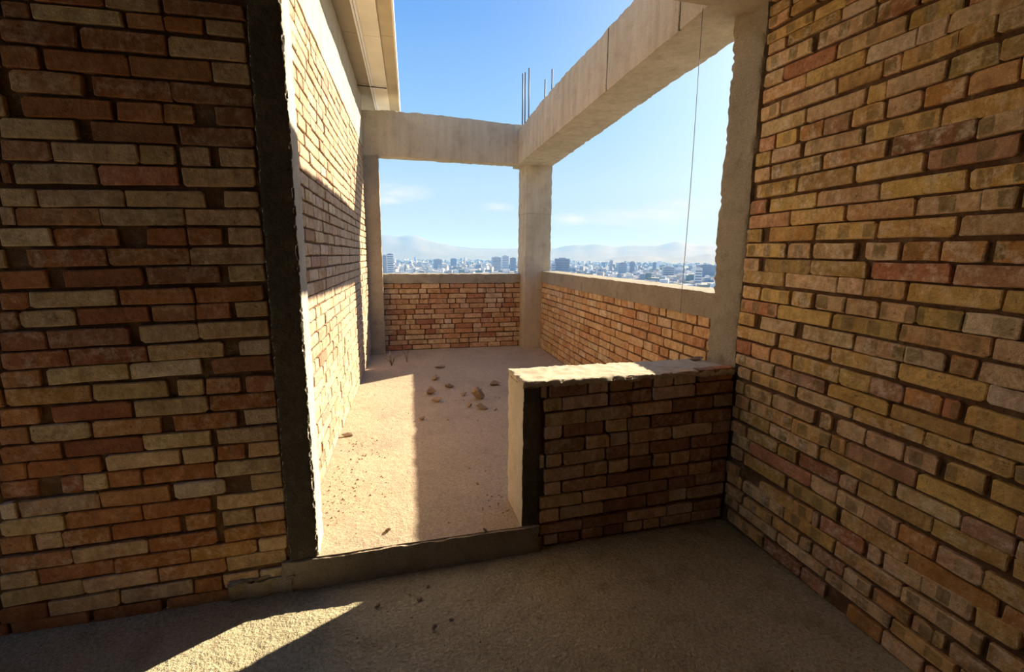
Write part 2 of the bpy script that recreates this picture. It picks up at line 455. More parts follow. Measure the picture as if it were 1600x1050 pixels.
def traced_rows(rows, hitf, along, sign):
    """rows of (px0, px1, pyc, code): ends and centre line of each brick read off the photograph, put on the wall they belong to"""
    res = []
    for row in rows:
        pts = []
        for (x0, x1, yc, code) in row:
            c = hitf((x0 + x1) / 2, yc); pts.append((getattr(c, along), c.z))
        n = len(pts); mu = sum(p[0] for p in pts) / n; mz = sum(p[1] for p in pts) / n
        sxx = sum((p[0] - mu) ** 2 for p in pts)
        sl = sum((p[0] - mu) * (p[1] - mz) for p in pts) / sxx if sxx > .02 else 0
        sl = max(-.03, min(.03, sl))
        br = []
        for (x0, x1, yc, code) in row:
            # pixel row of the course line at each end
            c = hitf((x0 + x1) / 2, yc)
            ends = []
            for x in (x0, x1):
                y = yc
                for _ in range(4):
                    q = hitf(x, y); zt = mz + sl * (getattr(q, along) - mu)
                    q2 = hitf(x, y + 1); y += (zt - q.z) / (q2.z - q.z)
                ends.append(getattr(hitf(x, y), along))
            a, b_ = sorted(ends)
            br.append([a, b_, code])
        res.append((mu, mz, sl, br))
    return res

def rows_to_bricks(res, sign, extend=None, rnd=None, hmax=0.062):
    """even the course pitch, return brick tuples in u = sign * coordinate"""
    out = []
    res = sorted(res, key=lambda r: -r[1])
    zs = [r[1] for r in res]
    for i, (mu, mz, sl, br) in enumerate(res):
        up = (zs[i - 1] - mz) if i else (mz - zs[i + 1])
        dn = (mz - zs[i + 1]) if i < len(res) - 1 else up
        h = min(hmax, max(.042, min(up, dn) - .0062))
        br = sorted(br)
        if extend:
            lo, hi = extend
            a = br[0][0]
            while a > lo:
                w = rnd.choice((.235, .235, .115, .17)); br.insert(0, [max(lo, a - .012 - w), a - .012, '']); a -= w + .012
            b_ = br[-1][1]
            while b_ < hi - .05:
                w = rnd.choice((.235, .235, .115)); br.append([b_ + .012, min(hi, b_ + .012 + w), '']); b_ += w + .012
        for a, b_, code in br:
            if b_ - a < .02: continue
            c = (a + b_) / 2
            out.append((sign * c, mz + sl * (c - mu), b_ - a, h, code, sl * sign))
    return out

def Z3(rows, s, ox, oy):
    """zoomed coordinates back to photograph pixels"""
    return [[(ox + r[0] / s, ox + r[1] / s, oy + r[2] / s, r[3] if len(r) > 3 else '') for r in row] for row in rows]

# --- front wall, left of the doorway: courses read off the photograph
FRONT = Z3([
 [(-400,140,-45),(150,560,-20),(570,870,0),(890,1330,25,'d')],
 [(0,150,58,'d'),(165,660,78,'c'),(690,890,125),(897,1105,125),(1125,1330,143,'c')],
 [(0,420,175),(440,905,230),(920,1340,262,'c')],
 [(0,205,308),(245,700,340),(708,1150,375),(1160,1360,396,'c')],
 [(0,42,430),(50,450,448),(510,935,487),(942,1380,515,'d')],
 [(-200,20,570,'c'),(120,610,590),(640,888,612),(893,1060,620),(1180,1385,640,'d')],
 [(0,415,703,'c'),(495,955,725,'d'),(980,1385,745,'d')],
 [(0,270,820,'d'),(285,752,838,'c'),(760,955,850,'c'),(985,1145,850),(1200,1395,860,'c')],
 [(0,50,945),(70,520,952),(540,970,960,'r'),(1000,1395,968,'c')],
], 3.5, 0, 0) + Z3([
 [(0,197,32,'c'),(205,680,36,'c'),(688,1115,38,'c'),(1225,1415,35,'c')],
 [(0,75,130),(85,545,135),(552,1010,137),(1015,1415,136,'c')],
 [(0,280,245,'c'),(290,640,245),(800,1015,250),(1030,1215,242),(1250,1430,238,'c')],
 [(-200,25,362,'c'),(150,575,365),(590,1030,360),(1040,1440,343)],
 [(0,255,475),(350,780,473),(800,1200,467,'d'),(1250,1445,436,'c')],
 [(0,150,590),(160,630,588,'c'),(660,1055,578),(1070,1440,552)],
 [(0,90,695,'d'),(100,410,690,'c'),(420,810,688),(835,1065,678,'d'),(1070,1255,643,'r'),(1290,1465,636,'c')],
 [(0,250,808),(265,705,798,'d'),(760,1085,787),(1090,1465,742,'c')],
 [(10,368,910),(376,800,905),(810,1220,880,'c'),(1305,1475,842,'w')],
 [(0,215,1010),(250,695,1008,'c'),(705,1095,988,'w'),(1160,1480,930,'d')],
], 3.5, 0, 300) + Z3([
 [(-100,10,60),(20,350,48,'o'),(360,650,28,'c'),(695,790,18,'c'),(805,940,5),(965,1075,0,'r')],
 [(0,155,125),(200,510,115),(525,810,92,'c'),(820,1075,65)],
 [(0,105,202),(115,350,192,'c'),(360,625,170),(680,925,150),(955,1080,125,'w')],
 [(0,235,272),(250,555,245),(560,820,222,'c'),(850,1085,198)],
 [(0,100,345),(105,390,328),(415,700,297,'k'),(715,835,280,'c'),(850,955,265),(975,1095,257,'k')],
 [(0,145,410),(240,320,393),(326,415,386,'c'),(422,550,370),(557,835,350),(845,1100,328,'c')],
 [(0,60,497,'w'),(75,385,477),(390,660,443),(680,880,410,'w'),(985,1105,380,'k')],
 [(0,250,557,'c'),(256,552,520),(558,820,485),(850,1110,455,'k')],
 [(0,125,630),(140,240,607),(245,430,600),(435,700,573),(725,840,540),(870,990,527),(1000,1110,500,'k')],
 [(0,280,695),(285,575,652,'c'),(582,845,620),(875,1115,575,'o')],
 [(0,140,770,'c'),(150,440,737),(445,738,695),(745,1000,648,'o'),(1010,1120,625,'k')],
 [(0,320,825,'c'),(325,610,772,'k'),(620,880,730),(885,1115,690,'c')],
 [(0,185,900),(190,465,862,'k'),(470,750,812,'w'),(762,865,780),(872,1010,768,'k'),(1015,1115,750,'w')],
 [(-200,25,985),(45,345,945),(365,625,890),(650,900,848),(910,1080,822)],
], 2.5, 0, 600)

TS = 250 / 1591
TILES = {'T1':(1150,0),'T2':(1350,0),'T3':(1150,150),'T4':(1350,150),'T5':(1150,300),'T6':(1350,300),'T7':(1140,450),'T8':(1350,450),
         'U1':(1130,600),'U2':(1350,600),'U3':(1130,750),'U4':(1350,750),'U5':(1350,885)}
RIGHT_SRC = """
T1 335 540 40;T1 560 760 -60
T1 325 528 165;T1 540 800 60
T1 315 768 240 y;T1 776 1080 95 y;T1 1090 1500 -90
T1 320 485 450 k;T1 515 1035 270;T1 1045 1388 68 w
T1 300 752 552 k;T1 812 1382 260 k;T2 135 545 60 d
T1 280 470 790 c;T1 480 993 610 r;T1 1010 1700 330 k;T2 447 1000 128 g
T1 255 690 890;T1 697 1278 688 y;T2 25 515 440 w;T2 522 820 258 w;T2 842 1650 120 c
T3 245 430 170 k;T1 447 1000 950;T1 1007 1450 760;T1 1460 1638 642;T2 372 938 500 y;T2 945 1310 290 y;T2 1332 1900 170 g
T3 245 680 270;T3 702 1278 110 k;T2 30 215 922;T2 225 818 790 k;T2 847 1340 590 g;T2 1350 1900 420 g
T3 235 385 470;T3 402 608 420 y;T3 632 858 350 o;T3 868 1130 270 p;T3 1162 1475 190;T4 222 565 110 k;T2 592 1008 890 o;T2 1040 1530 740;T2 1562 1900 640
T3 200 345 620 g;T3 357 640 580 k;T3 678 1250 460 c;T4 5 753 280 y;T4 775 1650 110 y
T3 190 340 790 k;T3 352 845 700;T3 857 1478 590;T4 275 1105 410 d;T4 1132 1700 265 c
T3 210 595 920 y;T3 620 1168 840 g;T4 -80 595 700 y;T4 642 1545 570 p
T5 145 300 150 r;T5 327 788 100 y;T5 808 1412 45 k;T4 165 1013 890 y;T4 1042 1700 780 y
T5 130 523 280;T5 542 1073 245 y;T6 -170 503 175;T6 517 1165 105 k;T6 1172 1520 78 k
T5 82 248 430 g;T5 327 772 420;T5 790 1383 395 y;T6 132 903 355 y;T6 957 1650 318 c
T5 82 484 580 y;T5 512 728 580 k;T5 765 1172 585 c;T6 8 333 600 k;T6 382 743 600 o;T6 768 1200 590;T6 1285 1750 585 o
T5 77 228 720 k;T5 282 735 742 g;T5 742 1298 772 g;T6 78 853 790 r;T6 892 1750 835 p
T5 72 473 860;T5 487 993 895 k;T5 1007 1268 935 k;T6 4 413 960;T8 432 1362 95 y;T8 1395 1900 160 g
T7 125 293 45 y;T7 312 590 80 y;T7 617 808 110;T7 847 1133 165;T7 1152 1468 205 k;T8 153 513 245 k;T8 522 975 305 g;T8 992 1558 365 w
T7 107 468 195 r;T7 478 1003 277 y;T8 -322 338 395 g;T8 357 1263 520;T8 1285 1750 630 k
T7 90 250 300 y;T7 302 640 385 c;T7 722 1218 490 c;T8 -92 400 620 k;T8 397 800 710 w;T8 847 1098 778 o;T8 1153 1800 880 k
T7 72 450 470 y;T7 490 988 595 y;T8 -328 323 755 y;T8 335 1208 920 y;U2 1228 1700 165 w
T7 48 213 570 r;T7 218 393 640;T7 407 608 690;T7 627 1083 800;T7 1092 1388 920 y;U2 58 390 80 p;U2 396 765 182 o;U2 778 943 255 r;U2 1012 1700 405 y
T7 52 435 760 c;T7 447 933 893 p;U1 1042 1640 165 y;U2 257 1055 408 g;U2 1068 1700 640 g
T7 78 205 850 k;T7 222 648 932;U1 732 1278 205 k;U2 -112 578 445 y;U2 602 1490 722 y;U2 1500 1900 900
U1 212 478 110;U1 492 898 262 k;U1 952 1063 362;U1 1122 1398 462 k;U2 12 383 620 k;U2 407 728 777 k;U2 812 1200 922 y;U4 1272 1800 195 y
U1 125 250 190;U1 262 668 312;U1 687 1060 482;U1 1068 1212 580;U2 -182 508 810 p;U4 528 1508 285 y;U4 1517 1900 500
U1 165 450 362 g;U1 462 943 572 k;U1 957 1558 832 y;U4 153 295 82 g;U4 308 953 262;U4 972 1488 560 p;U4 1507 1900 760 k
U1 235 530 560;U1 547 722 690 g;U1 752 1145 850 d;U1 1152 1318 985 k;U4 -68 668 290;U4 665 1420 640 g
U1 85 250 580;U1 257 860 755 r;U3 868 1113 92 k;U3 1120 1403 232;U4 5 333 412 k;U4 342 700 635 o;U4 728 1178 865 k;U5 1178 1800 340 y
U1 70 182 680;U1 205 603 832 g;U3 642 1128 165 g;U4 -242 428 605 y;U5 435 1315 235 o;U5 1365 1800 600 o
U1 20 150 930;U3 345 688 125;U3 692 878 275;U3 887 940 350 k;U3 962 1388 512 r;U4 32 160 742 k;U4 192 573 882 k;U5 572 1078 385 k;U5 1112 1550 690 y
U3 185 588 190;U3 596 1093 470;U5 -293 360 72;U5 372 1168 562 k;U5 1222 1700 955
U3 200 478 320;U3 482 738 470;U3 752 858 622 k;U3 877 1185 782 p;U5 -205 50 180;U5 77 443 402 o;U5 467 668 642 k;U5 672 780 765;U5 852 1300 990 k
U3 150 520 385;U3 530 1000 705 k;U5 -380 252 440;U5 272 900 800
U3 400 760 765 d;U3 770 1005 965 p;U5 -165 163 600 o;U5 168 560 890 k
"""
RIGHT = []
for ln_ in RIGHT_SRC.strip().split('\n'):
    row = []
    for it in ln_.split(';'):
        q = it.split(); ox, oy = TILES[q[0]]
        row.append((ox + float(q[1]) * TS, ox + float(q[2]) * TS, oy + float(q[3]) * TS, q[4] if len(q) > 4 else ''))
    RIGHT.append(row)

LOW = Z3([
 [(120,302,272),(310,402,262),(415,520,247),(530,615,236),(625,715,226,'w'),(725,825,215,'w'),(840,925,205),(930,1008,198,'r')],
 [(95,180,348,'c'),(186,402,337,'w'),(415,612,310),(620,820,285),(830,1008,265,'d')],
 [(105,295,416,'c'),(302,515,393),(522,715,366,'k'),(720,910,344),(916,1003,325)],
 [(100,180,478),(190,380,468),(395,495,448,'k'),(500,605,440),(615,810,424),(820,998,398,'d')],
 [(100,290,542),(300,410,528,'k'),(415,500,518),(510,710,497,'k'),(716,905,474,'w'),(910,993,450)],
 [(105,177,617,'k'),(190,387,600),(395,500,578),(510,600,562),(607,800,545,'d'),(806,985,520,'d')],
 [(95,285,681),(292,400,657,'c'),(407,500,641,'k'),(510,610,627),(625,695,613,'k'),(705,795,604,'k'),(800,895,586),(900,978,575)],
 [(100,172,748,'k'),(180,395,732),(402,600,702),(605,788,682,'d'),(795,905,650,'k'),(910,972,642)],
 [(75,275,812,'c'),(285,490,780,'c'),(496,690,748),(696,820,718),(825,968,705)],
 [(70,165,888,'k'),(170,380,858),(386,585,826),(590,690,800),(697,780,788),(785,958,762)],
 [(75,275,942),(280,490,908),(496,685,872,'k'),(690,810,850),(815,950,835)],
 [(95,160,995),(165,262,988),(280,375,965),(385,470,950),(480,570,937,'k'),(576,650,922,'k'),(656,800,900),(806,945,880)],
], 3.089, 820, 520)

R_A = random.Random(3)
# ------------------------------------------------------------------ room shell
wf = rough_box('wall_front', (-2.6, XCL, Y0 + .017, Y0 + .24, 0, CEIL), M_MORTAR, .03, .007, 16)
tag(wf, 'dim orange and cream brick wall left of the doorway column', 'brick wall', kind='structure')
res = traced_rows(FRONT, lambda x, y: hit_y(x, y, Y0), 'x', 1)
# keep each course clear of the column
fb = rows_to_bricks(res, 1, (-2.6, XCL - .004), R_A)
fb = [(min(u, XCL - .004 - w / 2), z, w, h, c, t) for u, z, w, h, c, t in fb]
zt_top = max(b[1] for b in fb)
for r in range(7):
    zc = zt_top + .074 * (r + 1)
    if zc < CEIL - .04: fb += [(u, zc, w, h, c, t) for (u, _, w, h, c, t) in random_courses(-2.6, XCL - .01, 0, .07, .07, R_A)]
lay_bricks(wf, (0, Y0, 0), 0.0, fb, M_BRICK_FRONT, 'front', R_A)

wr = rough_box('wall_right', (X0 + .017, X0 + .24, -3.2, 2.12, 0, CEIL), M_MORTAR, .03, .007, 16)
tag(wr, 'tall tan brick wall with dark kiln marks on the right', 'brick wall', kind='structure')
res = traced_rows(RIGHT, lambda x, y: hit_x(x, y, X0), 'y', -1)
rb = rows_to_bricks(res, -1, (-.25, Y0 - .004), R_A)
zt_top = max(b[1] for b in rb); zb_min = min(b[1] for b in rb)
for r in range(7):
    zc = zt_top + .07 * (r + 1)
    if zc < CEIL - .04: rb += [(u, zc, w, h, c, t) for (u, _, w, h, c, t) in random_courses(-Y0 + .005, .25, 0, .07, .07, R_A)]
rb.sort(key=lambda b: b[0])
rb = [b for b in rb if -b[0] > -.3]
rb.sort(key=lambda b: (b[0] > -.55, b[0] > -.75, abs(b[1] - 1.2) > 1.25, b[0]))
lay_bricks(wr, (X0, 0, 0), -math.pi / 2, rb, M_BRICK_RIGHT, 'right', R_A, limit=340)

wl = rough_box('wall_low', (XJ + .07, X0 + .12, Y0 + .022, Y0 + .262, 0, ZLOW - .02), M_MORTAR, .025, .006, 16)
tag(wl, 'waist high brown brick wall beside the doorway with a rough cement top', 'brick wall', kind='structure')
res = traced_rows(LOW, lambda x, y: hit_y(x, y, Y0), 'x', 1)
lb = rows_to_bricks(res, 1, (XJ + .085, X0 - .006), R_A)
zl = min(b[1] for b in lb)
lb += [(u, zl - .07, w, h, c, t) for (u, _, w, h, c, t) in random_courses(XJ + .085, X0 - .005, 0, .07, .07, R_A)]
lb = [b for b in lb if XJ + .07 < b[0] < X0 and b[1] > .02]
lay_bricks(wl, (0, Y0, 0), 0.0, lb, M_BRICK_LOW, 'low', R_A)
cap = rough_box('coping', (XJ - .004, X0 - .002, Y0 - .006, Y0 + .268, ZLOW - .03, ZLOW), M_CONC, .014, .0055, 22, parent=wl, chip=.012)
cap['label'] = 'rough cement capping'
jb = rough_box('jamb', (XJ, XJ + .082, Y0 - .002, Y0 + .262, ZT - .01, ZLOW - .028), M_PLASTER, .014, .003, 18, parent=wl, chip=.005)
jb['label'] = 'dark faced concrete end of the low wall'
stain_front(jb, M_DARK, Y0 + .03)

# floors and ceiling
fl = rough_box('floor', (-2.6, X0 + .2, -3.2, Y0 + .02, -.12, 0), M_FLOOR, .035, .0045, 7)
tag(fl, 'gritty bare screed floor of the dim room', 'floor', kind='structure')
def floor_fn(p):
    p = shear(p)
    if p.y < Y0 + .04 and (p.x > XJ + .06 or p.x < XCR - .06): p.y = Y0 + .04
    return p
tf = rough_box('terrace_floor', (XL - .05, XP + .05, Y0 - .002, YF + .05, -.1, ZT), M_TFLOOR, .03, .003, 5, fn=floor_fn)
tag(tf, 'dusty sunlit screed floor of the open terrace', 'floor', kind='structure')
cl = rough_box('ceiling', (-2.6, X0 + .24, -3.2, Y0 + .26, CEIL, CEIL + .15), M_CEIL, .25, .002, 2)
tag(cl, 'flat concrete slab ceiling over the room', 'ceiling', kind='structure')
wb = rough_box('wall_back', (-2.6, X0 + .24, -3.35, -3.2, 0, CEIL), M_SHELL, .2, .004, 5)
tag(wb, 'plain wall behind the viewer', 'wall', kind='structure')
ws = bpy.data.objects.new('wall_left', None); col.objects.link(ws)
tag(ws, 'plain wall at the far left of the room with an unseen opening added for skylight', 'wall', kind='structure')
WY0, WY1, WZ0, WZ1 = .75, 1.88, .5, 2.75  # unseen opening, added so that skylight brightens the right wall
for nm, b in (('wall_pier', (-2.65, -2.5, -3.35, WY0, 0, CEIL)), ('wall_pier', (-2.65, -2.5, WY1, Y0 + .24, 0, CEIL)),
              ('wall_apron', (-2.65, -2.5, WY0, WY1, 0, WZ0)), ('wall_head', (-2.65, -2.5, WY0, WY1, WZ1, CEIL))):
    rough_box(nm, b, M_SHELL, .2, .003, 5, parent=ws)

# doorway: column, threshold, lintel, pillar
cc = rough_box('concrete_column', (XCL, XCR, Y0 - .004, Y0 + .16, ZT - .03, CEIL), M_PLASTER, .009, .0028, 30, chip=.010)
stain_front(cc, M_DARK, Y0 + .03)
tag(cc, 'dark rendered concrete column at the left side of the doorway', 'column', kind='structure')
th = rough_box('threshold', (XCL - .03, XJ + .085, Y0 - .014, Y0 + .03, -.02, ZT - .004), M_TFLOOR, .016, .005, 14, chip=.006)
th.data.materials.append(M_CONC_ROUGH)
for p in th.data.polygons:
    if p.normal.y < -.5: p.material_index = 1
tag(th, 'raised concrete threshold step under the open doorway', 'threshold', kind='structure')
sm_ = rough_box('mortar_smear', (-.66, XCL + .02, Y0 - .016, Y0 + .02, -.01, .085), M_CONC_ROUGH, .014, .012, 13, parent=th, chip=.03)
sm_['label'] = 'rough mortar droppings at the foot of the wall'
li = rough_box('lintel', (XCL, X0 + .2, Y0, Y0 + .115, 2.52, CEIL), M_CONC, .05, .003, 6)
tag(li, 'concrete lintel beam above the doorway opening', 'beam', kind='structure')
pl_ = rough_box('concrete_pillar', (X0 - .006, X0 + .25, Y0 + .006, 2.14, ZLOW - .02, 2.56), M_CONC_ROUGH, .018, .007, 9, chip=.01)
tag(pl_, 'rough grey concrete pillar between the right wall and the parapet', 'pillar', kind='structure')

# ------------------------------------------------------------------ terrace
# left wall
YA, YB = Y0 + .162, 6.02
twl = rough_box('wall_terrace_left', (XL - .24, XL - .012, YA - .15, 6.35, ZT - .05, ZLB), M_MORTAR, .04, .006, 14, fn=shear)
tag(twl, 'tall pale brick wall along the left of the terrace in sun', 'brick wall', kind='structure')
rnd = random.Random(21)
ratio = math.hypot(1, K)
tb = random_courses((YA - .1 - Y0) * ratio, (YB + .1 - Y0) * ratio, ZT + .004, ZLB, .0695, rnd)
tb.sort(key=lambda b: b[0])
lay_bricks(twl, (XL, Y0, 0), math.pi / 2 - TA, tb, M_BRICK_FAR, 'tleft', rnd, limit=300)
tbm = rough_box('ring_beam', (XL - .24, XL + .006, YA - .16, 6.05, ZLB, ZLT), M_CONC, .05, .004, 5, fn=shear, chip=.004)
tag(tbm, 'pale concrete ring beam on top of the tall terrace wall', 'beam', kind='structure')

# far wall
fwx0, fwx1 = -.06, 1.86
twf = rough_box('wall_terrace_far', (fwx0, fwx1, YF + .012, YF + .24, ZT - .05, 1.03), M_MORTAR, .035, .006, 14)
tag(twf, 'low orange brick parapet at the far end of the terrace', 'parapet', kind='structure')
rnd = random.Random(8)
lay_bricks(twf, (0, YF, 0), 0, random_courses(fwx0 + .005, fwx1 - .03, ZT + .003, 1.022, .0676, rnd, .012), M_BRICK_FAR, 'far', rnd)
rough_box('sill', (fwx0, fwx1, YF - .012, YF + .25, 1.02, ZP), M_CONC_ROUGH, .03, .006, 10, parent=twf, chip=.01)['label'] = 'concrete sill on the far parapet'
# right parapet
twr = rough_box('wall_terrace_right', (XP + .012, XP + .24, 2.13, 6.05, ZT - .05, 1.06), M_MORTAR, .035, .006, 14, fn=shear)
tag(twr, 'orange brick parapet along the right of the terrace', 'parapet', kind='structure')
rnd = random.Random(17)
pbr = random_courses(-(6.05 - Y0) * ratio, -(2.2 - Y0) * ratio, ZT + .003, 1.045, .0695, rnd)
pbr.sort(key=lambda b: -b[0])
lay_bricks(twr, (XP, Y0, 0), -math.pi / 2 - TA, pbr, M_BRICK_FAR, 'par', rnd, limit=300)
rough_box('sill', (XP - .01, XP + .25, 2.13, 6.05, 1.035, ZP2), M_CONC_ROUGH, .03, .004, 9, parent=twr, fn=shear, chip=.005)['label'] = 'rough concrete sill on the right parapet'
pe = rough_box('sill_end', (XP - .03, XP + .2, 2.125, 2.30, ZT + .6, ZP2 - .01), M_CONC_ROUGH, .025, .008, 9, parent=twr, fn=shear, chip=.012)
pe['label'] = 'concrete lump joining the sill to the pillar'

# columns and beams
fc = rough_box('terrace_column', (1.795, 2.15, 6.0, 6.36, ZT - .05, ZB + .01), M_CONC, .035, .004, 8, chip=.008)
tag(fc, 'square concrete corner column at the far right of the terrace', 'column', kind='structure')
joint = rough_box('pour_joint', (1.793, 2.152, 5.998, 6.362, 1.93, 1.936), M_CONC_ROUGH, .06, .001, 8, parent=fc)
lc = rough_box('terrace_column', (-.27, -.032, 6.0, 6.36, ZT - .05, ZB + .01), M_CONC_ROUGH, .035, .004, 8, chip=.006)
tag(lc, 'slim concrete column at the far left end of the terrace', 'column', kind='structure')
def sag_far(p):
    if p.z > 2.9: p.z += .018 * math.sin(p.x * 2.1 + .8) + .012 * mnoise.noise(Vector((p.x * 5, 0, 0)))
    return p
fbm = rough_box('terrace_beam', (-.215, 1.80, 6.0, 6.2, ZB, 3.035), M_CONC, .035, .0035, 6, fn=sag_far, chip=.01)
tag(fbm, 'concrete beam spanning the far end of the terrace', 'beam', kind='structure')
def sag_right(p):
    if p.z > ZBT - .02: p.z += .02 * math.sin(p.y * 1.7) + .015 * mnoise.noise(Vector((p.y * 3, 3, 0)))
    if p.x > (XBI + XBO) / 2: p.x += .1 * max(0, (p.y - 3.0) / 3.2)
    return shear(p)
rbm = rough_box('terrace_beam', (XBI, XBO, 2.02, 6.36, ZB, ZBT), M_CONC, .035, .0035, 6, fn=sag_right, chip=.008)
tag(rbm, 'long concrete beam over the right side of the terrace', 'beam', kind='structure')
for pxs, pys in ((950, 88), (1063, 22)):
    dd = pix(pxs, pys); y = (XBI - K * Y0) / (dd.x - K * dd.y) * dd.y
    sm = box('formwork_seam', (XBI - .006, XBI + .01, y, y + .008, ZB - .002, ZBT - .02), M_CONC_ROUGH, rbm, shear)

# rebar left standing above the corner column
for (x0, y0_, x1, y1, yy, zb_) in ((817, 190, 817, 115, 6.12, 2.98), (821, 190, 821, 113, 6.2, 2.98), (827, 190, 827, 106, 6.28, 2.98),
                              (852, 150, 852, 124, 6.25, 2.58), (863, 140, 863, 108, 6.04, 2.58)):
    top = hit_y(x1, y1, yy)
    tag(tube('rebar', [(top.x, yy, zb_ - .1), (top.x + .002, yy, (zb_ + top.z) / 2), (top.x, yy, top.z)], .0085, M_STEEL),
        None, 'rebar', 'steel starter bars above the corner column')
for o, lab in zip([o for o in bpy.data.objects if o.name.startswith('rebar')],
                  ('leftmost dark steel bar above the corner column', 'second dark steel bar from the left above the corner column',
                   'third and tallest dark steel bar of the left cluster above the column', 'short dark steel bar just right of the clustered bars',
                   'rightmost dark steel bar rising beside the long beam')):
    o['label'] = lab

# hanging wire
wp = []
for i in range(13):
    t = i / 12; z = 2.52 - t * 1.41
    wp.append((1.449 + .004 * math.sin(t * 5), 2.058 + .003 * math.sin(t * 7), z))
tag(tube('hanging_wire', wp, .0016, M_WIRE), 'thin grey wire hanging in the right opening', 'wire')

# eaves above the tall wall
ev = bpy.data.objects.new('eaves', None); col.objects.link(ev); ev.location = (0, 0, 0)
tag(ev, 'cream and white metal roof eaves overhanging the tall terrace wall', 'eaves', kind='structure')
EY0, EY1, EZ = 0.6, 6.75, 3.2
ys = [EY0]
for yy in (1.2, 2.3, 3.3, 4.45, 5.65): ys.append(yy)
ys.append(EY1)
for a, b_ in zip(ys[:-1], ys[1:]):
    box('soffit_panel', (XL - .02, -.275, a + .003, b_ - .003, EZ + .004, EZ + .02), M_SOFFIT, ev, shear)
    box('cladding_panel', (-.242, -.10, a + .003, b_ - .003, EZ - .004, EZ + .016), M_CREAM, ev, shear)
    box('fascia_panel', (-.10, .012, a + .003, b_ - .003, EZ + .012, EZ + .03), M_TAN, ev, shear)
box('rail', (-.278, -.262, EY0, EY1, EZ - .02, EZ + .02), M_WHITE, ev, shear)
box('rail', (-.258, -.240, EY0, EY1, EZ - .016, EZ + .02), M_WHITE, ev, shear)
box('edge_trim', (.012, .026, EY0, EY1, EZ - .012, EZ + .10), M_WHITE, ev, shear)
box('roof_deck', (XL - .24, .02, EY0, EY1, EZ + .03, EZ + .09), M_TAN, ev, shear)
sr = Vector(hit_z(557, 133, EZ - .012)); sr2 = Vector(hit_z(604, 138, EZ - .03))
tube('tie_rod', [tuple(sr), tuple(sr2)], .006, M_STEEL, ev)

# ------------------------------------------------------------------ rubble
def rock_mesh(name, s, seed, sub=2):
    bm = bmesh.new(); bmesh.ops.create_icosphere(bm, subdivisions=sub, radius=1)
    r = random.Random(seed); off = Vector((r.uniform(0, 50), r.uniform(0, 50), 0))
    for vtx in bm.verts:
        p = vtx.co.normalized()
        q = 1 + .35 * mnoise.noise(p * 1.3 + off) + .18 * mnoise.noise(p * 3.1 + off)
        d = p * q
        # break off flat facets
        for n_ in range(7):
            nrm = Vector((math.sin(seed * 3.1 + n_ * 2), math.cos(seed * 1.7 + n_ * 2.6), math.sin(seed + n_ * 4.1) * .8)).normalized()
            e_ = d.dot(nrm) - .5
            if e_ > 0: d -= nrm * e_
        vtx.co = Vector((d.x * s[0], d.y * s[1], d.z * s[2]))
    zmin = min(vv.co.z for vv in bm.verts)
    for vv in bm.verts: vv.co.z -= zmin
    me = bpy.data.meshes.new(name); bm.to_mesh(me); bm.free(); me.materials.append(M_ROCK)
    return me

ROCKS = [ # px, py (foot), half sizes, kind, label
 (688, 575, (.085, .04, .022), 'mortar_chunk', 'long flat mortar slab, rubble piece nearest the far parapet'),
 (681, 594, (.058, .04, .035), 'rubble_stone', 'small peaked rubble stone just below the flat slab'),
 (702, 606, (.068, .04, .03), 'rubble_stone', 'wedge shaped rubble stone in the middle of the terrace floor'),
 (674, 616, (.062, .05, .05), 'rubble_stone', 'rounded rubble lump at the left of the scatter'),
 (683, 628, (.055, .04, .028), 'rubble_stone', 'crumbled rubble stone touching below the rounded left lump'),
 (748, 624, (.078, .06, .068), 'rubble_stone', 'largest brown rubble lump on the terrace floor'),
 (724, 618, (.042, .03, .025), 'rubble_stone', 'small dark rubble stone left of the largest lump'),
 (774, 602, (.075, .05, .035), 'rubble_stone', 'pointed rubble stone at the right of the scatter near the low wall'),
 (752, 639, (.062, .04, .036), 'rubble_stone', 'broken rubble stone just below the largest lump'),
 (734, 636, (.028, .025, .025), 'rubble_stone', 'tiny rubble stone below the small dark stone'),
 (659, 656, (.04, .03, .02), 'mortar_chunk', 'pale flat mortar chip beside the sunlit patch'),
 (545, 681, (.055, .025, .016), 'mortar_chunk', 'thin flat mortar chip in the sun by the tall wall'),
 (607, 830, (.02, .016, .013), 'rubble_stone', 'small stone in the sun near the threshold'),
 (757, 830, (.016, .014, .012), 'rubble_stone', 'small stone in shade near the threshold'),
 (746, 757, (.016, .013, .010), 'rubble_stone', 'small grey stone alone on the shaded terrace floor'),
 (774, 641, (.02, .015, .012), 'rubble_stone', 'small stone right of the broken rubble stone'),
]
for i, (px_, py_, s, nm, lab) in enumerate(ROCKS):
    p = hit_z(px_, py_, ZT); s = tuple(q * .92 for q in s)
    o = bpy.data.objects.new(nm, rock_mesh(nm, s, i + 2)); col.objects.link(o)
    o.location = (p.x, p.y, ZT - .003); o.rotation_euler = (0, 0, random.Random(i).uniform(-.5, .5))
    tag(o, lab, 'stone', 'rubble on the terrace floor')
for i, (px_, py_, s, lab) in enumerate([(591, 949, (.017, .013, .012), 'dark pebble on the room floor just right of the sun streak'),
                                  (656, 938, (.019, .012, .009), 'dark flat pebble on the room floor below the threshold'),
                                  (640, 930, (.010, .008, .006), 'smallest pebble on the room floor below the threshold'),
                                  (679, 984, (.013, .012, .012), 'dark pebble in the middle of the room floor'),
                                  (705, 968, (.015, .009, .006), 'thin pebble right of the middle of the room floor'),
                                  (669, 917, (.012, .010, .008), 'pebble lying against the threshold step')]):
    p = hit_z(px_, py_, 0)
    o = bpy.data.objects.new('pebble', rock_mesh('pebble', s, i + 40, 1)); col.objects.link(o)
    o.location = (p.x, p.y, -.001); tag(o, lab, 'pebble', 'pebbles on the room floor')

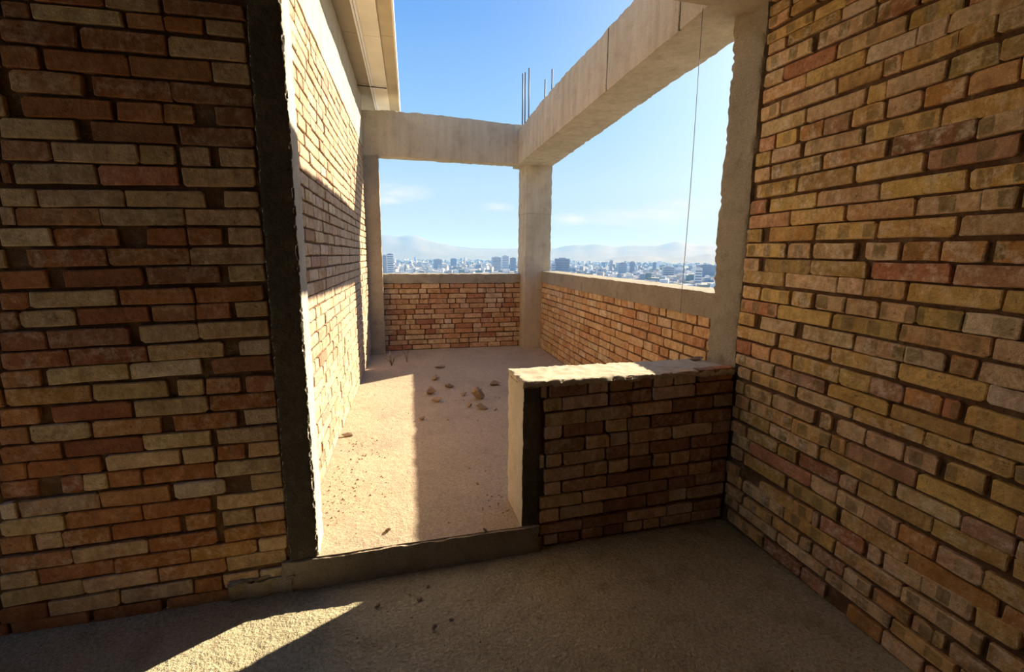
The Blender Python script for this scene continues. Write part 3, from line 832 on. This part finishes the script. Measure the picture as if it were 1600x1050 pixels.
RPOS = [tuple(hit_z(q[0], q[1], ZT)) for q in ROCKS]
for i, (px_, py_, s, lab) in enumerate([(1085, 563, (.05, .03, .014), 'dark flat mortar crust on the shaded top of the low wall'),
                                  (1131, 564, (.03, .02, .018), 'small dark mortar lump on the low wall beside the pillar')]):
    p = hit_z(px_, py_, ZLOW)
    o = bpy.data.objects.new('mortar_chunk', rock_mesh('mortar_chunk', s, i + 60)); col.objects.link(o)
    o.location = (p.x, p.y, ZLOW - .004); tag(o, lab, 'mortar', 'mortar lumps on the low wall')
def gravel(name, spots, label, z, parent_fn=None):
    v, f = [], []
    spots = [q for q in spots if all(math.hypot(q[0] - p_[0], q[1] - p_[1]) > .13 for p_ in RPOS)]
    r = random.Random(4)
    for (x, y, s) in spots:
        b0 = len(v); a = r.uniform(0, 6)
        for q in range(5):
            t = a + q * 2 * math.pi / 5; rr = s * r.uniform(.7, 1.2)
            v.append((x + math.cos(t) * rr, y + math.sin(t) * rr * .8, z - .002))
        v.append((x, y, z + s * r.uniform(.5, 1.1)))
        for q in range(5): f.append((b0 + q, b0 + (q + 1) % 5, b0 + 5))
    o = link(name, v, f, M_ROCK); tag(o, label, 'gravel', kind='stuff'); return o
r = random.Random(77)
sp = []
for _ in range(420):
    y = r.uniform(Y0 + .05, 5.9); xp_ = r.uniform(XL + .03, XP - .05)
    sp.append((tx(xp_, y), y, r.choice((.003, .004, .005, .007))))
for _ in range(160):
    y = r.uniform(Y0 + .1, 3.2); sp.append((tx(XL + abs(r.gauss(0, .13)) + .04, y), y, r.choice((.004, .006, .009))))
for _ in range(40):
    sp.append((.72 + r.gauss(0, .16), 3.85 + r.gauss(0, .22), r.choice((.006, .009, .013))))
for _ in range(50):
    sp.append((XJ - .02 - abs(r.gauss(0, .07)), Y0 + .05 + abs(r.gauss(0, .25)), r.choice((.004, .006, .009))))
gravel('gravel', sp, 'fine grit and mortar crumbs strewn over the terrace floor', ZT)
sp = [(r.uniform(-1.2, 1.6), r.uniform(.2, Y0 - .03), r.choice((.0025, .003, .004, .006))) for _ in range(420)]
gravel('gravel', sp, 'fine grit strewn over the dim room floor', 0)

# dry stems by the far wall
for i, (px_, py_) in enumerate(((612, 571), (636, 566))):
    p = hit_z(px_, py_, ZT)
    e_ = bpy.data.objects.new('dry_weed', None); col.objects.link(e_); e_.location = (p.x, p.y, ZT)
    tag(e_, ('spiky dry weed on the shaded floor by the slim column', 'bent dry twig right of the spiky weed')[i], 'weed')
    rr = random.Random(i + 5)
    for q in range(7 if i == 0 else 3):
        a = rr.uniform(0, 6.28); h_ = rr.uniform(.06, .17); sp_ = rr.uniform(.03, .12)
        tube('stem', [(0, 0, -.004), (math.cos(a) * sp_ * .3, math.sin(a) * sp_ * .3, h_ * .7), (math.cos(a) * sp_, math.sin(a) * sp_, h_)], .0032, M_TWIG, e_, 5)

# ------------------------------------------------------------------ city far below and the hills
GZ = -88.0
def city_mat(name, cols, win=False):
    m, nt, b = new_mat(name)
    g = nt.nodes.new('ShaderNodeNewGeometry')
    rp = nt.nodes.new('ShaderNodeValToRGB'); rp.color_ramp.interpolation = 'CONSTANT'
    nt.links.new(g.outputs['Random Per Island'], rp.inputs[0])
    e = rp.color_ramp.elements
    e[0].color = cols[0]; e[1].color = cols[1]; e[1].position = 1 / len(cols)
    for i in range(2, len(cols)):
        n_ = e.new(i / len(cols)); n_.color = cols[i]
    nt.links.new(rp.outputs[0], b.inputs['Base Color'])
    return m
M_CITY = city_mat('city_blocks', [(.62, .60, .56, 1), (.42, .40, .38, 1), (.75, .74, .72, 1), (.30, .29, .30, 1), (.55, .47, .42, 1), (.36, .38, .42, 1), (.8, .8, .78, 1), (.22, .25, .2, 1)])
M_GROUND = rough_mat('city_ground', (.16, .17, .14, 1), (.30, .29, .27, 1), (.42, .40, .37, 1), .004, .012, .05, 0.0, 0.1)
M_HILL = rough_mat('hill_ground', (.16, .17, .13, 1), (.24, .22, .17, 1), None, .0012, .004, .02, 0.0, 0.1)
M_TOWER = plain_mat('tower_render', (.55, .53, .52, 1), .8, 0, .08, .05)
M_TOWER_D = plain_mat('tower_grey', (.33, .34, .36, 1), .7, 0, .1, .08)
M_BAND = plain_mat('tower_glazing', (.22, .24, .28, 1), .4, 0, .1, .08)
M_TOWER_W = plain_mat('tower_white', (.78, .77, .75, 1), .8, 0, .05, .05)

gv = [(-18000, -18000, GZ), (18000, -18000, GZ), (18000, 18000, GZ), (-18000, 18000, GZ)]
tag(link('city_ground', gv, [(0, 1, 2, 3)], M_GROUND), 'hazy flat ground under the distant city', 'ground', kind='structure')

def at_az(px_, dist):
    d = pix(px_, 400); a = math.atan2(d.x, d.y); return math.sin(a) * dist, math.cos(a) * dist, a

TOWERS = [ # px0, px1, top py, distance, depth, material, label
 (597, 603, 399, 2100, 20, M_TOWER_D, 'narrow dark tower at the left end of the skyline'),
 (604, 614, 397, 2050, 22, M_TOWER_W, 'pale twin block tower at the left end of the skyline'),
 (677, 690, 405, 3200, 30, M_TOWER, 'grey slab block left of the middle of the far skyline'),
 (704, 713, 404, 3600, 26, M_TOWER_D, 'small grey tower in the middle of the far skyline'),
 (768, 783, 402, 2900, 30, M_TOWER, 'wide grey block left of the white tower by the corner column'),
 (784, 795, 400, 2600, 24, M_TOWER_W, 'white tower left of the corner column'),
 (797, 806, 403, 2800, 24, M_TOWER_D, 'dark tower just left of the corner column'),
 (867, 890, 404, 1900, 34, M_TOWER_D, 'broad dark office block just right of the corner column'),
 (862, 868, 412, 1850, 20, M_TOWER, 'low wing beside the broad dark office block'),
 (966, 980, 411, 2500, 26, M_TOWER, 'square grey block in the middle of the right skyline'),
 (985, 992, 409, 2600, 20, M_TOWER_D, 'slim dark tower in the middle of the right skyline'),
 (953, 958, 407, 3300, 20, M_TOWER, 'thin faint tower left of the square grey block'),
 (1021, 1026, 410, 3100, 18, M_TOWER_D, 'thin dark tower right of the middle of the skyline'),
 (1037, 1054, 417, 2100, 40, M_TOWER, 'long low block right of the middle of the skyline'),
 (1092, 1118, 414, 2300, 60, M_TOWER_D, 'wide dark low block beside the rough pillar'),
 (1088, 1098, 419, 1700, 24, M_TOWER_W, 'white block in front of the wide dark block by the pillar'),
]
TPOS = [at_az((q[0] + q[1]) / 2, q[3])[:2] for q in TOWERS]
r = random.Random(99)
v, f = [], []
for n_ in range(5200):
    a = math.radians(r.uniform(-14, 42)); D = 700 + 7300 * r.random() ** 1.35
    x, y = math.sin(a) * D, math.cos(a) * D
    if any(math.hypot(x - q[0], y - q[1]) < 95 for q in TPOS): continue
    w, d_ = r.uniform(9, 34), r.uniform(9, 30); h = r.choice((5, 6, 8, 8, 10, 12, 16, 22)) * r.uniform(.7, 1.3)
    if D > 2200 and r.random() < .025: h *= 2.0
    h = min(h, 60)
    bv, bf = box_data(-w / 2, w / 2, -d_ / 2, d_ / 2, 0, h)
    t = r.choice((.2, .25, .9)) + r.uniform(-.1, .1); ct, st_ = math.cos(t), math.sin(t); b0 = len(v)
    v += [(x + p[0] * ct - p[1] * st_, y + p[0] * st_ + p[1] * ct, GZ + p[2]) for p in bv]; f += [tuple(b0 + i for i in q) for q in bf]
tag(link('city_blocks', v, f, M_CITY), 'countless small pale buildings of the hazy city', 'city', kind='stuff')

for (a0, a1, ty, D, dep, mt, lab) in TOWERS:
    x, y, a = at_az((a0 + a1) / 2, D)
    wdt = abs(a1 - a0) / F_PX * D * .95
    d = pix((a0 + a1) / 2, ty); top = EYE.z + d.z / math.hypot(d.x, d.y) * D
    e_ = bpy.data.objects.new('city_tower', None); col.objects.link(e_); e_.location = (x, y, GZ); e_.rotation_euler = (0, 0, -a + .12)
    tag(e_, lab, 'building', 'towers on the distant skyline')
    hh = top - GZ
    box('body', (-wdt / 2, wdt / 2, -dep / 2, dep / 2, 0, hh), mt, e_)
    box('roof_plant', (-wdt * .2, wdt * .25, -dep * .2, dep * .25, hh, hh + 3.5), M_TOWER, e_)
    for q in range(int(hh // 9)):
        zz = 6 + q * 9
        box('window_band', (-wdt * .44, wdt * .44, -dep / 2 - .25, -dep / 2 + .1, zz, zz + 4), M_BAND, e_)

# hills
def hills(name, prof, D0, depth, label, seed):
    azs, hs = [], []
    for px_, py_ in prof:
        d = pix(px_, py_); azs.append(math.atan2(d.x, d.y)); hs.append(EYE.z + d.z / math.hypot(d.x, d.y) * D0 - GZ)
    a_lo, a_hi = azs[0], azs[-1]
    def height(a):
        if a <= azs[0]: return hs[0]
        if a >= azs[-1]: return hs[-1]
        for i in range(len(azs) - 1):
            if azs[i] <= a <= azs[i + 1]:
                t = (a - azs[i]) / (azs[i + 1] - azs[i]); t = t * t * (3 - 2 * t); return hs[i] * (1 - t) + hs[i + 1] * t
    na, nd = 220, 12
    v, f = [], []
    for i in range(na + 1):
        a = a_lo + (a_hi - a_lo) * i / na
        H = height(a) * (1 + .02 * mnoise.noise(Vector((a * 60, seed, 0))) + .012 * mnoise.noise(Vector((a * 190, seed, 3))))
        for j in range(nd + 1):
            t = j / nd; D = D0 - depth * (1 - t) ** 1.0
            q = t if t < 1 else 1
            s = q ** 1.25 * (1 + .22 * (1 - q) * mnoise.noise(Vector((a * 45, t * 3, seed))))
            v.append((math.sin(a) * D, math.cos(a) * D, GZ - 2 + H * s))
        v.append((math.sin(a) * (D0 + depth), math.cos(a) * (D0 + depth), GZ - 2))
    m_ = nd + 2
    for i in range(na):
        for j in range(m_ - 1): f.append((i * m_ + j, i * m_ + j + 1, (i + 1) * m_ + j + 1, (i + 1) * m_ + j))
    tag(link(name, v, f, M_HILL, smooth=True), label, 'hills', kind='structure')
hills('mountain_ridge', [(-400, 392), (300, 384), (500, 374), (560, 370), (597, 367), (625, 369), (642, 367), (652, 368), (668, 375), (690, 380), (715, 385), (750, 388), (812, 388),
                (865, 388), (885, 384), (902, 382), (912, 383), (928, 381), (945, 383), (962, 386), (985, 383), (1010, 383), (1030, 383), (1045, 379), (1058, 377), (1070, 379), (1085, 383), (1105, 382), (1120, 383),
                (1200, 380), (1500, 385), (2200, 392)], 11000, 2800, 'pale hazy mountain ridge along the horizon', 1.0)
hills('mountain_foothill', [(880, 409), (940, 406), (965, 402), (985, 400), (1005, 399), (1020, 401), (1035, 403), (1070, 401), (1110, 396), (1200, 394), (1400, 400)],
      7800, 1200, 'low bluish foothill in front of the right ridge', 5.0)

# haze: a real scattering layer over the city
vm = bpy.data.materials.new('haze'); vm.use_nodes = True
nt = vm.node_tree; nt.nodes.clear()
o_ = nt.nodes.new('ShaderNodeOutputMaterial'); vs = nt.nodes.new('ShaderNodeVolumeScatter')
vs.inputs['Color'].default_value = (.042, .122, .30, 1); vs.inputs['Density'].default_value = .00046; vs.inputs['Anisotropy'].default_value = 0.0
nt.links.new(vs.outputs[0], o_.inputs['Volume'])
hz = box('haze_layer', (-8500, 15500, 400, 15500, GZ - 5, 430), vm)
tag(hz, 'pale blue haze lying over the distant city and hills', 'haze', kind='stuff')
